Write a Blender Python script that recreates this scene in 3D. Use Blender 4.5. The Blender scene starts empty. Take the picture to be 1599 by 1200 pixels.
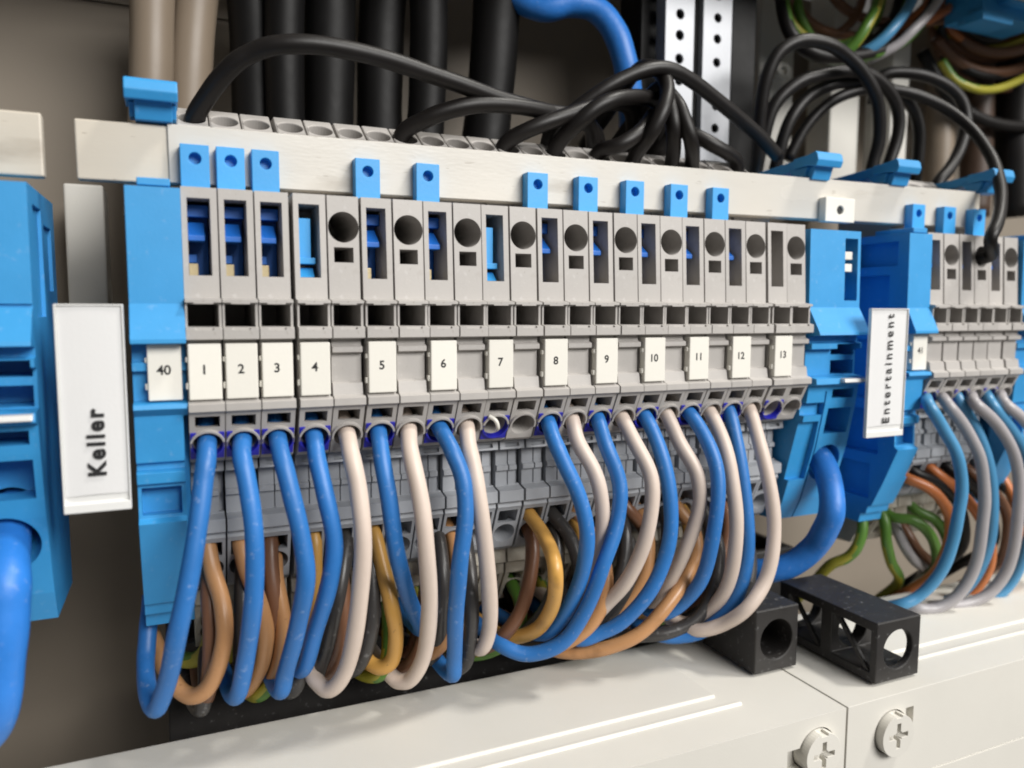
import bpy, bmesh, math, random
from mathutils import Vector, Matrix
random.seed(7)
S = 0.001                       # everything below is written in millimetres
scn = bpy.context.scene
COL = scn.collection

# ------------------------------------------------------------------ camera
CAM = Vector((5.987, -122.73, 9.296)); YAW, PITCH, ROLL, FPX = 0.4162, 0.0961, -0.0033, 1204.06
def cam_axes():
    cy, sy, cp, sp = math.cos(YAW), math.sin(YAW), math.cos(PITCH), math.sin(PITCH)
    fwd = Vector((sy*cp, cy*cp, -sp)); right = Vector((cy, -sy, 0)); down = fwd.cross(right)
    c, s = math.cos(ROLL), math.sin(ROLL)
    return c*right + s*down, -s*right + c*down, fwd
RT, DN, FW = cam_axes()
def P(px, py, Y):
    """photo pixel -> point in mm on the upright plane at depth Y"""
    d = RT*((px-799.5)/FPX) + DN*((py-600)/FPX) + FW
    return CAM + d*((Y-CAM.y)/d.y)
def PZ(px, py, Z):
    d = RT*((px-799.5)/FPX) + DN*((py-600)/FPX) + FW
    return CAM + d*((Z-CAM.z)/d.z)
cd = bpy.data.cameras.new('camera'); cam = bpy.data.objects.new('camera', cd); COL.objects.link(cam)
up = -DN
cam.matrix_world = Matrix(((RT.x, up.x, -FW.x, CAM.x*S), (RT.y, up.y, -FW.y, CAM.y*S), (RT.z, up.z, -FW.z, CAM.z*S), (0, 0, 0, 1)))
cd.sensor_fit = 'HORIZONTAL'; cd.sensor_width = 36; cd.lens = FPX/1599*36
cd.clip_start = 0.005; cd.clip_end = 20
cd.dof.use_dof = True; cd.dof.focus_distance = 0.138; cd.dof.aperture_fstop = 16
scn.camera = cam
scn.cycles.filter_width = 1.9

# ------------------------------------------------------------------ light
w = bpy.data.worlds.new('World'); scn.world = w; w.use_nodes = True
bg = w.node_tree.nodes['Background']; bg.inputs[0].default_value = (1.0, .97, .93, 1); bg.inputs[1].default_value = 0.13
def lamp(name, loc, target, size, power, col):
    l = bpy.data.lights.new(name, 'AREA'); l.shape = 'RECTANGLE'; l.size, l.size_y = size; l.energy = power; l.color = col
    o = bpy.data.objects.new(name, l); COL.objects.link(o); o.location = loc
    o.rotation_euler = (Vector(target)-Vector(loc)).to_track_quat('-Z', 'Y').to_euler(); return o
lamp('ceiling_lamp', (0.72, -0.34, 1.18), (0.06, 0, 0), (0.18, 0.16), 12, (1, .965, .90))
lamp('room_lamp', (0.55, -1.08, 0.62), (0.06, 0, 0), (0.9, 0.5), 24, (1, .98, .95))
vs = scn.view_settings; vs.view_transform = 'Standard'; vs.look = 'None'; vs.gamma = 1; vs.exposure = 0.0; vs.use_curve_mapping = False

# ------------------------------------------------------------------ materials
def lin(c): return tuple((v/12.92 if v <= .04045 else ((v+.055)/1.055)**2.4) for v in (x/255 for x in c))
def mat(name, rgb, rough=.45, var=.10, nscale=250, bump=.05, bscale=2500, metal=0, scuff=0, coat=0, spec=.5, stain=None, stretch=None):
    m = bpy.data.materials.new(name); m.use_nodes = True; nt = m.node_tree; N, L = nt.nodes, nt.links
    b = N['Principled BSDF']; c = lin(rgb)
    tc = N.new('ShaderNodeTexCoord'); src = tc.outputs['Object']
    if stretch:
        mp = N.new('ShaderNodeMapping'); mp.inputs['Scale'].default_value = stretch; L.new(src, mp.inputs[0]); src = mp.outputs[0]
    n1 = N.new('ShaderNodeTexNoise'); n1.inputs['Scale'].default_value = nscale; n1.inputs['Detail'].default_value = 5; n1.inputs['Roughness'].default_value = .6
    L.new(src, n1.inputs['Vector'])
    mx = N.new('ShaderNodeMix'); mx.data_type = 'RGBA'
    mx.inputs['A'].default_value = (*[v*(1-var) for v in c], 1); mx.inputs['B'].default_value = (*[min(1, v*(1+var)) for v in c], 1)
    L.new(n1.outputs['Fac'], mx.inputs['Factor']); out = mx.outputs['Result']
    oi = N.new('ShaderNodeObjectInfo'); hs = N.new('ShaderNodeHueSaturation')
    mr0 = N.new('ShaderNodeMapRange'); mr0.inputs['To Min'].default_value = .93; mr0.inputs['To Max'].default_value = 1.06
    L.new(oi.outputs['Random'], mr0.inputs['Value']); L.new(mr0.outputs[0], hs.inputs['Value']); L.new(out, hs.inputs['Color']); out = hs.outputs[0]
    def layer(scale, lo, hi, col, amt, out, detail=3):
        n = N.new('ShaderNodeTexNoise'); n.inputs['Scale'].default_value = scale; n.inputs['Detail'].default_value = detail
        L.new(src, n.inputs['Vector'])
        r = N.new('ShaderNodeMapRange'); r.inputs['From Min'].default_value = lo; r.inputs['From Max'].default_value = hi; r.inputs['To Max'].default_value = amt
        L.new(n.outputs['Fac'], r.inputs['Value'])
        k = N.new('ShaderNodeMix'); k.data_type = 'RGBA'; k.inputs['B'].default_value = (*lin(col), 1)
        L.new(r.outputs[0], k.inputs['Factor']); L.new(out, k.inputs['A']); return k.outputs['Result']
    if scuff: out = layer(900, .62, .76, (235, 235, 235), min(scuff, .14), out)
    if scuff > .15: out = layer(380, .69, .76, (190, 204, 222), .35, out, 6)
    if stain: out = layer(160, .60, .74, stain, .5, out, 6); out = layer(1300, .70, .76, stain, .5, out, 2)
    L.new(out, b.inputs['Base Color'])
    rr = N.new('ShaderNodeMapRange'); rr.inputs['To Min'].default_value = max(.03, rough-.10); rr.inputs['To Max'].default_value = min(1, rough+.10)
    L.new(n1.outputs['Fac'], rr.inputs['Value']); L.new(rr.outputs[0], b.inputs['Roughness'])
    n2 = N.new('ShaderNodeTexNoise'); n2.inputs['Scale'].default_value = bscale; n2.inputs['Detail'].default_value = 3
    L.new(src, n2.inputs['Vector'])
    bp = N.new('ShaderNodeBump'); bp.inputs['Strength'].default_value = bump; bp.inputs['Distance'].default_value = .0003
    L.new(n2.outputs['Fac'], bp.inputs['Height']); L.new(bp.outputs[0], b.inputs['Normal'])
    b.inputs['Metallic'].default_value = metal; b.inputs['Coat Weight'].default_value = coat; b.inputs['Coat Roughness'].default_value = .12
    b.inputs['Specular IOR Level'].default_value = spec
    return m
M = {
 'grey': mat('grey_polyamide', (174, 170, 166), .5, .10, 180, scuff=.14, stain=(140, 132, 122)),
 'grey2': mat('cool_grey_polyamide', (160, 163, 168), .5, .09, scuff=.10),
 'paleg': mat('pale_foot_plastic', (196, 190, 176), .6, .12, stain=(120, 105, 85)),
 'blue': mat('light_blue_polyamide', (52, 146, 206), .48, .10, 160, scuff=.08),
 'link': mat('slide_link_blue', (58, 156, 222), .40, .06),
 'shade_blue': mat('shaded_blue_polyamide', (24, 100, 190), .5, .08),  # the light blue plastic with shade put into its colour
 'collar': mat('violet_blue_plastic', (38, 40, 168), .4, .08),
 'white': mat('white_marker_plastic', (226, 223, 214), .5, .03),
 'paper': mat('white_paper', (220, 220, 220), .7, .02),
 'clear': mat('milky_holder_plastic', (222, 222, 220), .25, .05, coat=.5),
 'ink': mat('black_ink', (22, 22, 24), .7, .05, bump=0),
 'bar': mat('tinned_busbar', (196, 188, 174), .42, .12, 90, stain=(140, 128, 112), stretch=(.25, 1, 1)),
 'film': mat('glossy_busbar_cover', (204, 200, 192), .25, .10, 90, coat=.7, stain=(158, 150, 138), stretch=(.25, 1, 1)),
 'cover': mat('ivory_device_plastic', (214, 211, 203), .5, .05, 45, bump=.06),
 'black': mat('black_plastic', (40, 38, 37), .5, .25, scuff=.12),
 'wall': mat('beige_cabinet_panel', (134, 124, 111), .6, .08, 20, bump=.05, bscale=900),
 'steel': mat('galvanised_steel', (160, 162, 166), .45, .2, 300, metal=.4),
 'brass': mat('tinned_contact', (190, 175, 140), .4, .2, metal=.6),
 'rail': mat('zinc_rail', (200, 192, 170), .5, .15, metal=.4),
 'w_blue': mat('blue_wire', (44, 113, 184), .44, .18, 120, .12, 700, scuff=.2),
 'w_white': mat('white_wire', (206, 190, 178), .44, .10, 120, .08, 700),
 'w_tan': mat('tan_wire', (184, 136, 92), .36, .12, 120, .10, 700, stain=(120, 84, 50)),
 'w_ochre': mat('ochre_wire', (200, 152, 78), .36, .12, 120, .10, 700, stain=(120, 84, 50)),
 'w_brown': mat('brown_wire', (116, 80, 58), .36, .14, 120, .10, 700),
 'w_orange': mat('orange_brown_wire', (190, 112, 62), .36, .10, 120, .10, 700),
 'w_black': mat('charcoal_wire', (58, 56, 55), .34, .2, 120, .10, 700, scuff=.12),
 'w_sheath': mat('black_sheath', (13, 12, 12), .55, .3, 120, .12, 500, spec=.25),
 'w_dark': mat('black_cable', (22, 19, 18), .45, .25, 120, .10, 700, spec=.35),
 'w_steel': mat('steel_blue_wire', (76, 140, 182), .34, .08, 120, .10, 700),
 'w_grey': mat('grey_wire', (164, 160, 162), .36, .08, 120, .10, 700),
 'w_green': mat('green_wire', (82, 122, 46), .38, .1, 120, .08, 700),
 'w_yellow': mat('yellow_wire', (158, 152, 52), .38, .1, 120, .08, 700),
 'w_cable': mat('blue_cable', (42, 118, 202), .45, .15, 160, .2, 900, scuff=.08),
 'w_dbrown': mat('dark_brown_cable', (72, 54, 42), .5, .2, 60, .05, 700),
 'w_beige': mat('beige_cable', (134, 120, 104), .45, .08, 60, .05, 700),
}

# ------------------------------------------------------------------ mesh helpers (mm)
def prism(bm, prof, x0, x1):
    """profile [(y,z),...] extruded along x"""
    a = [bm.verts.new((x0, y, z)) for y, z in prof]; b = [bm.verts.new((x1, y, z)) for y, z in prof]; n = len(prof)
    bm.faces.new(a); bm.faces.new(list(reversed(b)))
    for i in range(n): bm.faces.new((a[i], b[i], b[(i+1) % n], a[(i+1) % n]))
def zprism(bm, prof, z0, z1):
    a = [bm.verts.new((x, y, z0)) for x, y in prof]; b = [bm.verts.new((x, y, z1)) for x, y in prof]; n = len(prof)
    bm.faces.new(a); bm.faces.new(list(reversed(b)))
    for i in range(n): bm.faces.new((a[i], b[i], b[(i+1) % n], a[(i+1) % n]))
def box(bm, x0, x1, y0, y1, z0, z1): prism(bm, [(y0, z0), (y0, z1), (y1, z1), (y1, z0)], x0, x1)
def cyl(bm, a, b, r, n=24, r2=None):
    a, b = Vector(a), Vector(b); d = (b-a).normalized(); u = d.orthogonal().normalized(); v = d.cross(u); r2 = r if r2 is None else r2
    A = [bm.verts.new(a + r*(u*math.cos(t)+v*math.sin(t))) for t in (2*math.pi*i/n for i in range(n))]
    B = [bm.verts.new(b + r2*(u*math.cos(t)+v*math.sin(t))) for t in (2*math.pi*i/n for i in range(n))]
    bm.faces.new(A); bm.faces.new(list(reversed(B)))
    for i in range(n): bm.faces.new((A[i], B[i], B[(i+1) % n], A[(i+1) % n]))
def to_mesh(name, bm, smooth=False):
    bmesh.ops.recalc_face_normals(bm, faces=bm.faces)
    me = bpy.data.meshes.new(name); bm.to_mesh(me); bm.free()
    me.transform(Matrix.Scale(S, 4))
    if smooth:
        for p in me.polygons: p.use_smooth = True
    return me
def build(name, shape, cuts=(), bevel=.12, seg=2, smooth=False):
    """mesh from a shape function, minus each of the cut functions, edges rounded"""
    bm = bmesh.new(); shape(bm); me = to_mesh(name, bm)
    o = bpy.data.objects.new(name, me); COL.objects.link(o); tmp = [o]
    for c in cuts:
        bm = bmesh.new(); c(bm); k = bpy.data.objects.new('cut', to_mesh('cut', bm)); COL.objects.link(k); tmp.append(k)
        md = o.modifiers.new('b', 'BOOLEAN'); md.operation = 'DIFFERENCE'; md.solver = 'EXACT'; md.object = k
    if bevel:
        md = o.modifiers.new('v', 'BEVEL'); md.width = bevel*S; md.segments = seg; md.limit_method = 'ANGLE'; md.angle_limit = math.radians(35); md.harden_normals = False
    dg = bpy.context.evaluated_depsgraph_get(); res = bpy.data.meshes.new_from_object(o.evaluated_get(dg)); res.name = name
    for t in tmp: bpy.data.objects.remove(t)
    return res
def link(name, me, m, parent=None, loc=None):
    if not me.materials and m is not None: me.materials.append(M[m])
    o = bpy.data.objects.new(name, me); COL.objects.link(o)
    if parent: o.parent = parent
    if loc: o.location = Vector(loc)*S
    return o
def tag(o, label, cat, group=None):
    o['label'] = label; o['category'] = cat
    if group: o['group'] = group
    return o
def thing(name, loc, label, cat, group=None):
    o = bpy.data.objects.new(name, None); COL.objects.link(o); o.location = Vector(loc)*S; o.empty_display_size = .003
    return tag(o, label, cat, group)
def structure(o): o['kind'] = 'structure'; return o
def text_mesh(s, size, bold=0.0, spacing=1.0):
    c = bpy.data.curves.new('t', 'FONT'); c.body = s; c.size = size*S; c.align_x = 'CENTER'; c.align_y = 'CENTER'; c.space_character = spacing; c.offset = bold*S
    c.resolution_u = 4
    o = bpy.data.objects.new('t', c); COL.objects.link(o); dg = bpy.context.evaluated_depsgraph_get()
    me = bpy.data.meshes.new_from_object(o.evaluated_get(dg)); bpy.data.objects.remove(o)
    me.transform(Matrix.Rotation(math.pi/2, 4, 'X'))
    xs = [v.co.x for v in me.vertices]; zs = [v.co.z for v in me.vertices]
    me.transform(Matrix.Translation((-(min(xs)+max(xs))/2, 0, -(min(zs)+max(zs))/2)))
    me.name = 'printed_text'; return me
def spline(pts, per=7):
    pts = [Vector(p) for p in pts]
    q = [pts[0]*2-pts[1]] + pts + [pts[-1]*2-pts[-2]]; out = []
    for i in range(1, len(q)-2):
        p0, p1, p2, p3 = q[i-1:i+3]
        d1, d2, d3 = (max((b-a).length, 1e-6)**.5 for a, b in ((p0, p1), (p1, p2), (p2, p3)))
        m1 = (p1-p0)/d1 - (p2-p0)/(d1+d2) + (p2-p1)/d2; m2 = (p2-p1)/d2 - (p3-p1)/(d2+d3) + (p3-p2)/d3
        m1 *= d2; m2 *= d2
        for k in range(per):
            t = k/per; out.append((2*t**3-3*t*t+1)*p1 + (t**3-2*t*t+t)*m1 + (-2*t**3+3*t*t)*p2 + (t**3-t*t)*m2)
    out.append(pts[-1])
    for _ in range(3): out = [out[0]] + [(out[i-1]+2*out[i]+out[i+1])/4 for i in range(1, len(out)-1)] + [out[-1]]
    return out
def tube_mesh(pts, r, n=14, two=None, per=7):
    c = spline(pts, per); ph = [random.uniform(0, 6.3) for _ in range(6)]; am = .03*min(1, r)
    c = [p + Vector([am*(math.sin(i*.31+ph[k])+.7*math.sin(i*.73+ph[k+3])) for k in range(3)])*min(1, i/6, (len(c)-1-i)/6) for i, p in enumerate(c)]
    bm = bmesh.new(); rings = []; u = None
    for i, p in enumerate(c):
        t = (c[min(i+1, len(c)-1)]-c[max(i-1, 0)]).normalized()
        u = (t.orthogonal() if u is None else u - t*u.dot(t)).normalized(); v = t.cross(u)
        rr = r*(1+.012*math.sin(i*.9)+.01*math.sin(i*.37+1))
        rings.append([bm.verts.new(p + rr*(u*math.cos(a)+v*math.sin(a))) for a in (2*math.pi*k/n for k in range(n))])
    for i in range(len(rings)-1):
        for k in range(n):
            f = bm.faces.new((rings[i][k], rings[i][(k+1) % n], rings[i+1][(k+1) % n], rings[i+1][k]))
            if two and ((k+i//5) % n) < n*.45: f.material_index = 1
    bm.faces.new(list(reversed(rings[0]))); bm.faces.new(rings[-1])
    return to_mesh('wire', bm, True)
def wire(name, pts, r, m, label, cat='wire', group=None, two=None):
    o0 = Vector(pts[0]); me = tube_mesh([Vector(p)-o0 for p in pts], r, two=two)
    me.materials.append(M[m])
    if two: me.materials.append(M[two])
    o = link(name, me, None, loc=o0); return tag(o, label, cat, group)

# ------------------------------------------------------------------ setting: back panel, rail, device covers
def f(bm): box(bm, -160, 420, 78, 82, -140, 110)
structure(link('back_wall', build('back_wall', f, [lambda bm: box(bm, -170, 30, 77, 79, 76.2, 77.4)], 0), 'wall'))
def f(bm): prism(bm, [(18, 94), (26, 96), (80, 130), (80, 170), (18, 170)], -160, 420)
structure(link('shade_hood', build('shade_hood', f, (), .5), 'cover'))  # unseen hood, added to keep light off the back wall
def f(bm): prism(bm, [(34, -4), (34, -6), (30, -6), (30, -11), (31, -11), (31, -7), (35, -7), (35, 15), (31, 15), (31, 19), (30, 19), (30, 14), (34, 14)], 1.5, 260)
tag(link('mounting_rail', build('mounting_rail', f, (), .1), 'rail'), 'zinc mounting rail running behind all the terminal blocks', 'rail')

ZC, YF, YB, XD = -63.26, -24.0, 13.1, 117.2
def cover(x0, x1, label, panel_x, ridge_x, spx, spy, notch):
    ox = (x0+x1)/2
    t = thing('device_cover', (ox, YF, ZC-32), label, 'device cover', 'ivory devices along the bottom')
    c = P(spx, spy, YF-1.2); x, z, r = c.x-ox, c.z-(ZC-32), 4.1
    cuts = [lambda bm: cyl(bm, (x, -2, z), (x, 2.4, z), r+.28, 40)]
    if notch > 0: cuts.append(lambda bm: box(bm, x+r-.4, x+r+1.7, -2, 1.3, z+.6, z+3.9))
    else: cuts.append(lambda bm: prism(bm, [(-2, z-2.6), (-2, z+1.4), (1.6, z+1.4), (1.6, z-2.6)], x-r-2.9, x-r+.6))
    cuts.append(lambda bm: box(bm, x0-ox-1, x1-ox+1, -1, .25, 14.2, 14.5))
    link('housing', build('housing', lambda bm: box(bm, x0-ox, x1-ox, 0, YB-YF, 0, 32), cuts, .6, 4), 'cover', t)
    a, b = panel_x
    link('top_panel', build('top_panel', lambda bm: prism(bm, [(12.5, 31.7), (12.85, 32.5), (YB-YF-.7, 32.3), (YB-YF-.5, 31.7)], a-ox, b-ox), (), .22, 3), 'cover', t)
    a, b = ridge_x
    link('ridge', build('ridge', lambda bm: prism(bm, [(8.4, 31.8), (8.75, 32.45), (9.25, 32.45), (9.7, 31.8)], a-ox, b-ox), (), .16, 2), 'cover', t)
    sc = link('screw', build('screw', lambda bm: cyl(bm, (x, -1.7, z), (x, 2, z), r, 48), [lambda bm: box(bm, x-r*.60, x+r*.60, -4, -.3, z-r*.12, z+r*.12), lambda bm: box(bm, x-r*.12, x+r*.12, -4, -.3, z-r*.60, z+r*.60), lambda bm: cyl(bm, (x, -4, z), (x, -.5, z), r*.42, 4, r*.2), lambda bm: box(bm, x-r*.2, x+r*.2, -4, 0, z+r*.86, z+r*1.2)], .22, 3), 'cover', t)
cover(-70, XD-.25, 'ivory device cover under the Keller terminal row', (-66, 97.3), (-66, 100.2), 1284, 1178, -1)
cover(XD+.25, 262, 'ivory device cover at the lower right under the two grey-wire loops', (143.4, 258), (140.5, 258), 1400, 1148, 1)

# ------------------------------------------------------------------ terminal blocks
W = 5.02
XU = [8.0, 13.15, 18.35, 24.0, 29.25, 34.65, 39.9, 45.1, 50.3, 55.45, 60.7, 66.05, 71.3, 76.6, 81.8, 86.95, 92.15, 97.3, 102.45, 107.55, 112.85, 118.25, 123.5]
SL = [(-.1, -6.3), (3.9, -13.9)]                      # slanted conductor face
sd = Vector((0, SL[1][0]-SL[0][0], SL[1][1]-SL[0][1])).normalized(); sn = Vector((0, sd.z, -sd.y))   # normal: front and down
if sn.y > 0: sn = -sn
HC = Vector((W/2, 2.3, -10.85))                         # middle of the conductor opening
FRONT = [(28, 27.2), (2.5, 27.2), (1.5, 10.9), (-.5, 10.6), (-.5, 10.0), (.2, 9.8), (.2, 6.7), (-1.0, 6.4), (-1.0, 4.8), (.9, 4.5), (.9, 3.6), (-.1, 3.3), (-.1, 2.5), (1.1, 2.2), (1.1, -2.2), (.3, -2.5), (.0, -4.3), (-1.0, -4.8), (-1.0, -5.9), SL[0], SL[1], (5, -14.4), (28, -14.4)]
def front_shape(bm): prism(bm, FRONT, 0, W)
c_slot = lambda bm: box(bm, .3, W-.38, -3, 18, 6.6, 9.95)
c_rect = lambda bm: prism(bm, [(-3, -6.75), (16, -6.75), (16, -8.5), (-3, -8.5)], .8, W-.7)
c_round = lambda bm: cyl(bm, HC+sn*4+sd*.25, HC-sn*9+sd*.25, 2.22, 28)
c_win = lambda bm: box(bm, .8, 4.0, -3, 12, 14.2, 25.6)
c_hole = lambda bm: cyl(bm, (2.5, -3, 22.1), (2.5, 22, 23.0), 2.44, 36)
c_hrect = lambda bm: box(bm, .9, 4.0, -3, 20, 16.7, 19.1)
c_lip = lambda bm: box(bm, -1, 1.15, -3, .1, 9.4, 10.2)
c_lip2 = lambda bm: box(bm, W-1.15, W+1, -3, .1, 9.4, 10.2)
c_lip3 = lambda bm: box(bm, 1.2, W-1.2, -3, -.5, 6.15, 6.9)
c_vee = lambda bm: zprism(bm, [(W-.28, -3), (W+1, -3), (W+1, 3.2), (W-.02, 3.2)], 10.9, 28)
c_notch = lambda bm: box(bm, W-.28, W+1, -3, 2.2, -4.5, 4.6)
ME = {}
ME['front_N'] = build('front_tier', front_shape, [c_win, c_slot, c_rect, c_round, c_notch, c_lip, c_lip2, c_lip3, c_vee], .14)
ME['front_L'] = build('front_tier', front_shape, [c_hole, c_hrect, c_slot, c_rect, c_round, c_notch, c_lip, c_lip2, c_lip3, c_vee], .14)
UP = [(13, 27.3), (13, 38.4), (17.3, 38.7), (24.3, 43.4), (29, 43.6), (29, 27.3)]
uh = Vector((W/2, 21.0, 41.1)); un_ = Vector((0, -4.7, 7)).normalized()
ME['upper'] = build('upper_tier', lambda bm: prism(bm, UP, 0.03, W-.03), [lambda bm: cyl(bm, uh+un_*4, uh-un_*9, 2.15, 28)], .2)
LOW = [(29, -14.5), (6.8, -14.5), (6.6, -16.4), (8.9, -16.8), (8.9, -19.6), (8.2, -19.9), (8.2, -20.7), (8.9, -21.0), (8.9, -23.8), (6.7, -24.3), (6.7, -26.4), (7.8, -26.8), (7.6, -27.6), (8.0, -28.2), (12.0, -36.6), (13.5, -37.6), (29, -37.6)]
lh = Vector((W/2, 10.5, -33.4)); lsd = Vector((0, 4.0, -8.4)).normalized(); lsn = Vector((0, lsd.z, -lsd.y))
if lsn.y > 0: lsn = -lsn
ME['lower'] = build('lower_tier', lambda bm: prism(bm, LOW, .08, W-.08), [lambda bm: box(bm, .6, W-.6, 4, 20, -31.0, -28.4), lambda bm: cyl(bm, lh+lsn*4, lh-lsn*9, 2.15, 28), lambda bm: box(bm, W/2-.12, W/2+.12, 5, 9.3, -23.7, -16.9), lambda bm: box(bm, W-.9, W+1, 5, 10.2, -23.6, -17.0), lambda bm: box(bm, 1.1, W-1.1, 5, 7.4, -16.0, -15.2)], .12)
FOOT = [(29, -37.7), (15.5, -37.7), (15.2, -41.0), (16.2, -41.4), (16.4, -43.5), (20.5, -50.5), (29, -51)]
ME['foot'] = build('foot', lambda bm: prism(bm, FOOT, .06, W-.06), [lambda bm: box(bm, 1.0, W-.9, 12, 22, -45.6, -43.8), lambda bm: cyl(bm, (W/2, 10, -51), (W/2, 26, -44), 1.7, 20)], .14)
# violet collar round the wire opening
def f(bm):
    a = HC - sd*1.75 + sn*.03; b = HC + sd*3.0 + sn*.03
    pr = [a-sn*.6, a+sn*.28, b+sn*.28, b-sn*.6]; prism(bm, [(p.y, p.z) for p in pr], .1, W-.1)
ME['collar'] = build('collar', f, [lambda bm: cyl(bm, HC+sn*4+sd*.25, HC-sn*8+sd*.25, 2.2, 28)], .12)
# grey arch over the opening, violet rim under it
def half_ring(up):
    def g(bm): cyl(bm, HC+sn*.62+sd*.25, HC-sn*.4+sd*.25, 2.54, 36)
    def h(bm):
        a = HC + sd*.25 + sd*(.5 if up else -.5); b = a + sd*(6 if up else -6)
        prism(bm, [((p).y, (p).z) for p in (a+sn*3, b+sn*3, b-sn*3, a-sn*3)], -2, W+2)
    return build('ring', g, [lambda bm: cyl(bm, HC+sn*4+sd*.25, HC-sn*8+sd*.25, 2.2, 36), h], .1)
ME['arch'] = half_ring(True); ME['rim'] = half_ring(False)
# slide link: tab in front of the busbar, tongue inside the window
def f(bm): box(bm, .2, 4.35, 6.9, 9.15, 27.35, 34.2)
ME['link_tab'] = build('slide_link', f, [lambda bm: cyl(bm, (2.3, 4, 32.1), (2.3, 8.6, 32.1), .9, 24)], .1)
def f(bm):
    box(bm, .84, 3.9, 6.0, 9.6, 23.2, 25.0); prism(bm, [(3.4, 19.4), (3.4, 20.2), (6.6, 22.4), (8, 22.4), (8, 19.4)], .84, 3.2); box(bm, .84, 2.1, 7.0, 9.5, 16.3, 17.6)
    box(bm, .84, 3.9, 9.0, 9.8, 14.3, 25.4)
ME['tongue_up'] = build('tongue', f, (), .12)
def f(bm):
    box(bm, .84, 2.9, 4.2, 9.5, 17.0, 23.6); prism(bm, [(3.6, 16.4), (3.6, 17.4), (9, 17.4), (9, 16.4)], .84, 3.5); prism(bm, [(3.4, 14.3), (5.2, 15.9), (9, 15.9), (9, 14.3)], .84, 3.3)
ME['tongue_down'] = build('tongue', f, (), .12)
ME['contact'] = build('contact', lambda bm: box(bm, .86, 2.2, 5.0, 9.5, 14.25, 16.1), (), .1)
def f(bm): box(bm, .14, 4.72, -.75, 1.05, -4.15, 4.15); box(bm, -.25, .3, -.3, .6, -2.6, -1.6); box(bm, -.2, .3, -.3, .6, 1.4, 2.2)
ME['marker'] = build('marker', f, (), .16)
for k, m in (('front_N', 'grey'), ('front_L', 'grey'), ('upper', 'grey'), ('lower', 'grey2'), ('foot', 'paleg'), ('collar', 'collar'), ('arch', 'grey'), ('rim', 'collar'), ('link_tab', 'link'), ('tongue_up', 'shade_blue'), ('tongue_down', 'link'), ('contact', 'brass'), ('marker', 'white')):  # raised tongue gets the blue with shade painted in
    ME[k].materials.append(M[m])
def marker(t, s, x=0, z=0, y=0):
    mk = link('marker', ME['marker'], None, t, (x, y, z)); me = text_mesh(s, 1.95, .045, .98); me.materials.append(M['ink'])
    link('number', me, None, mk, (2.3, -.775, .35))
def block(x, kind, label, group, num=None, slide=None, collar=True):
    t = thing('terminal_block', (x, 0, 0), label, 'terminal block', group)
    jy = random.uniform(-.15, .15); t.location.y += jy*S
    link('front_tier', ME['front_'+kind], None, t); link('upper_tier', ME['upper'], None, t)
    link('entry_arch', ME['arch'], None, t); link('lower_tier', ME['lower'], None, t); link('foot', ME['foot'], None, t)
    if kind == 'N':
        c = link('collar', ME['collar'], None, t); link('rim', ME['rim'], None, c)
        if slide == 'up':
            sl = link('slide_link', ME['link_tab'], None, t, (0, -jy, 0)); link('tongue', ME['tongue_up'], None, sl); link('contact', ME['contact'], None, t)
        elif slide == 'down':
            sl = link('slide_link', ME['tongue_down'], None, t)
    if num: marker(t, num)
    return t
G1, G2 = 'grey terminal blocks of the long row', 'grey terminal blocks right of the tag forty-one'
ORD = ['', 'first', 'second', 'third']
NUM = ['zero', 'one', 'two', 'three', 'four', 'five', 'six', 'seven', 'eight', 'nine', 'ten', 'eleven', 'twelve', 'thirteen']
i = 0; XB = {}
for n in range(1, 14):
    sl = {4: 'down', 7: 'down', 13: None}.get(n, 'up')
    what = {'up': 'with a blue slide tab above it', 'down': 'with its blue slider lowered in the window', None: 'with an empty window and no blue tab'}[sl]
    block(XU[i], 'N', f'grey terminal block marked {NUM[n]}, {what}', G1, str(n), sl); XB[n, 'N'] = XU[i]; i += 1
    if n > 3:
        block(XU[i], 'L', f'grey unmarked terminal block with a round top hole right of marker {NUM[n]}', G1); XB[n, 'L'] = XU[i]; i += 1
XR = [165.25 + k*5.3 for k in range(6)]
for k, x in enumerate(XR):
    if k % 2 == 0: block(x, 'N', f'grey terminal block with blue tab, {ORD[k//2+1]} windowed one right of tag forty-one', G2, None, 'up')
    else: block(x, 'L', f'grey terminal block with round hole, {ORD[k//2+1]} such one right of tag forty-one', G2)

# ------------------------------------------------------------------ end brackets (blue) and feed terminals
BW = 7.3
def f(bm): prism(bm, [(28, 26.9), (1.2, 26.7), (.9, 10), (-1.6, 4.9), (-1.6, 4.3), (2.4, 4.0), (2.4, 1.6), (1.2, 1.4), (1.2, .2), (2.4, 0), (2.4, -4.2), (-.4, -4.6), (-.6, -5.3), (1.0, -6.4), (1.6, -13.4), (2.6, -13.8), (2.6, -14.6), (1.4, -15.0), (1.6, -16.6), (2.6, -17.0), (2.4, -22), (1.4, -22.6), (5.0, -31), (8, -37.2), (9, -37.6), (9.5, -39.4), (11, -39.6), (11.5, -42), (28, -42)], 0, BW)
ME['bracket'] = build('body', f, [lambda bm: box(bm, -.5, BW-.9, -3, 2.3, -14.65, -13.75), lambda bm: box(bm, BW-.7, BW+.5, -3, 5, -30, -6.5), lambda bm: box(bm, .5, BW-1.3, 1.9, 5, -21.6, -17.4), lambda bm: box(bm, -.5, 2.2, 4, 25, 19.5, 25), lambda bm: box(bm, -.5, 2.6, 6, 25, 5.5, 17.5), lambda bm: box(bm, -.5, 2.0, 5, 22, -11.5, 2.5), lambda bm: box(bm, -.5, 2.4, 7, 25, -24.5, -14), lambda bm: box(bm, -.5, 1.6, 9, 25, -35.5, -27)], .18)
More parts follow.
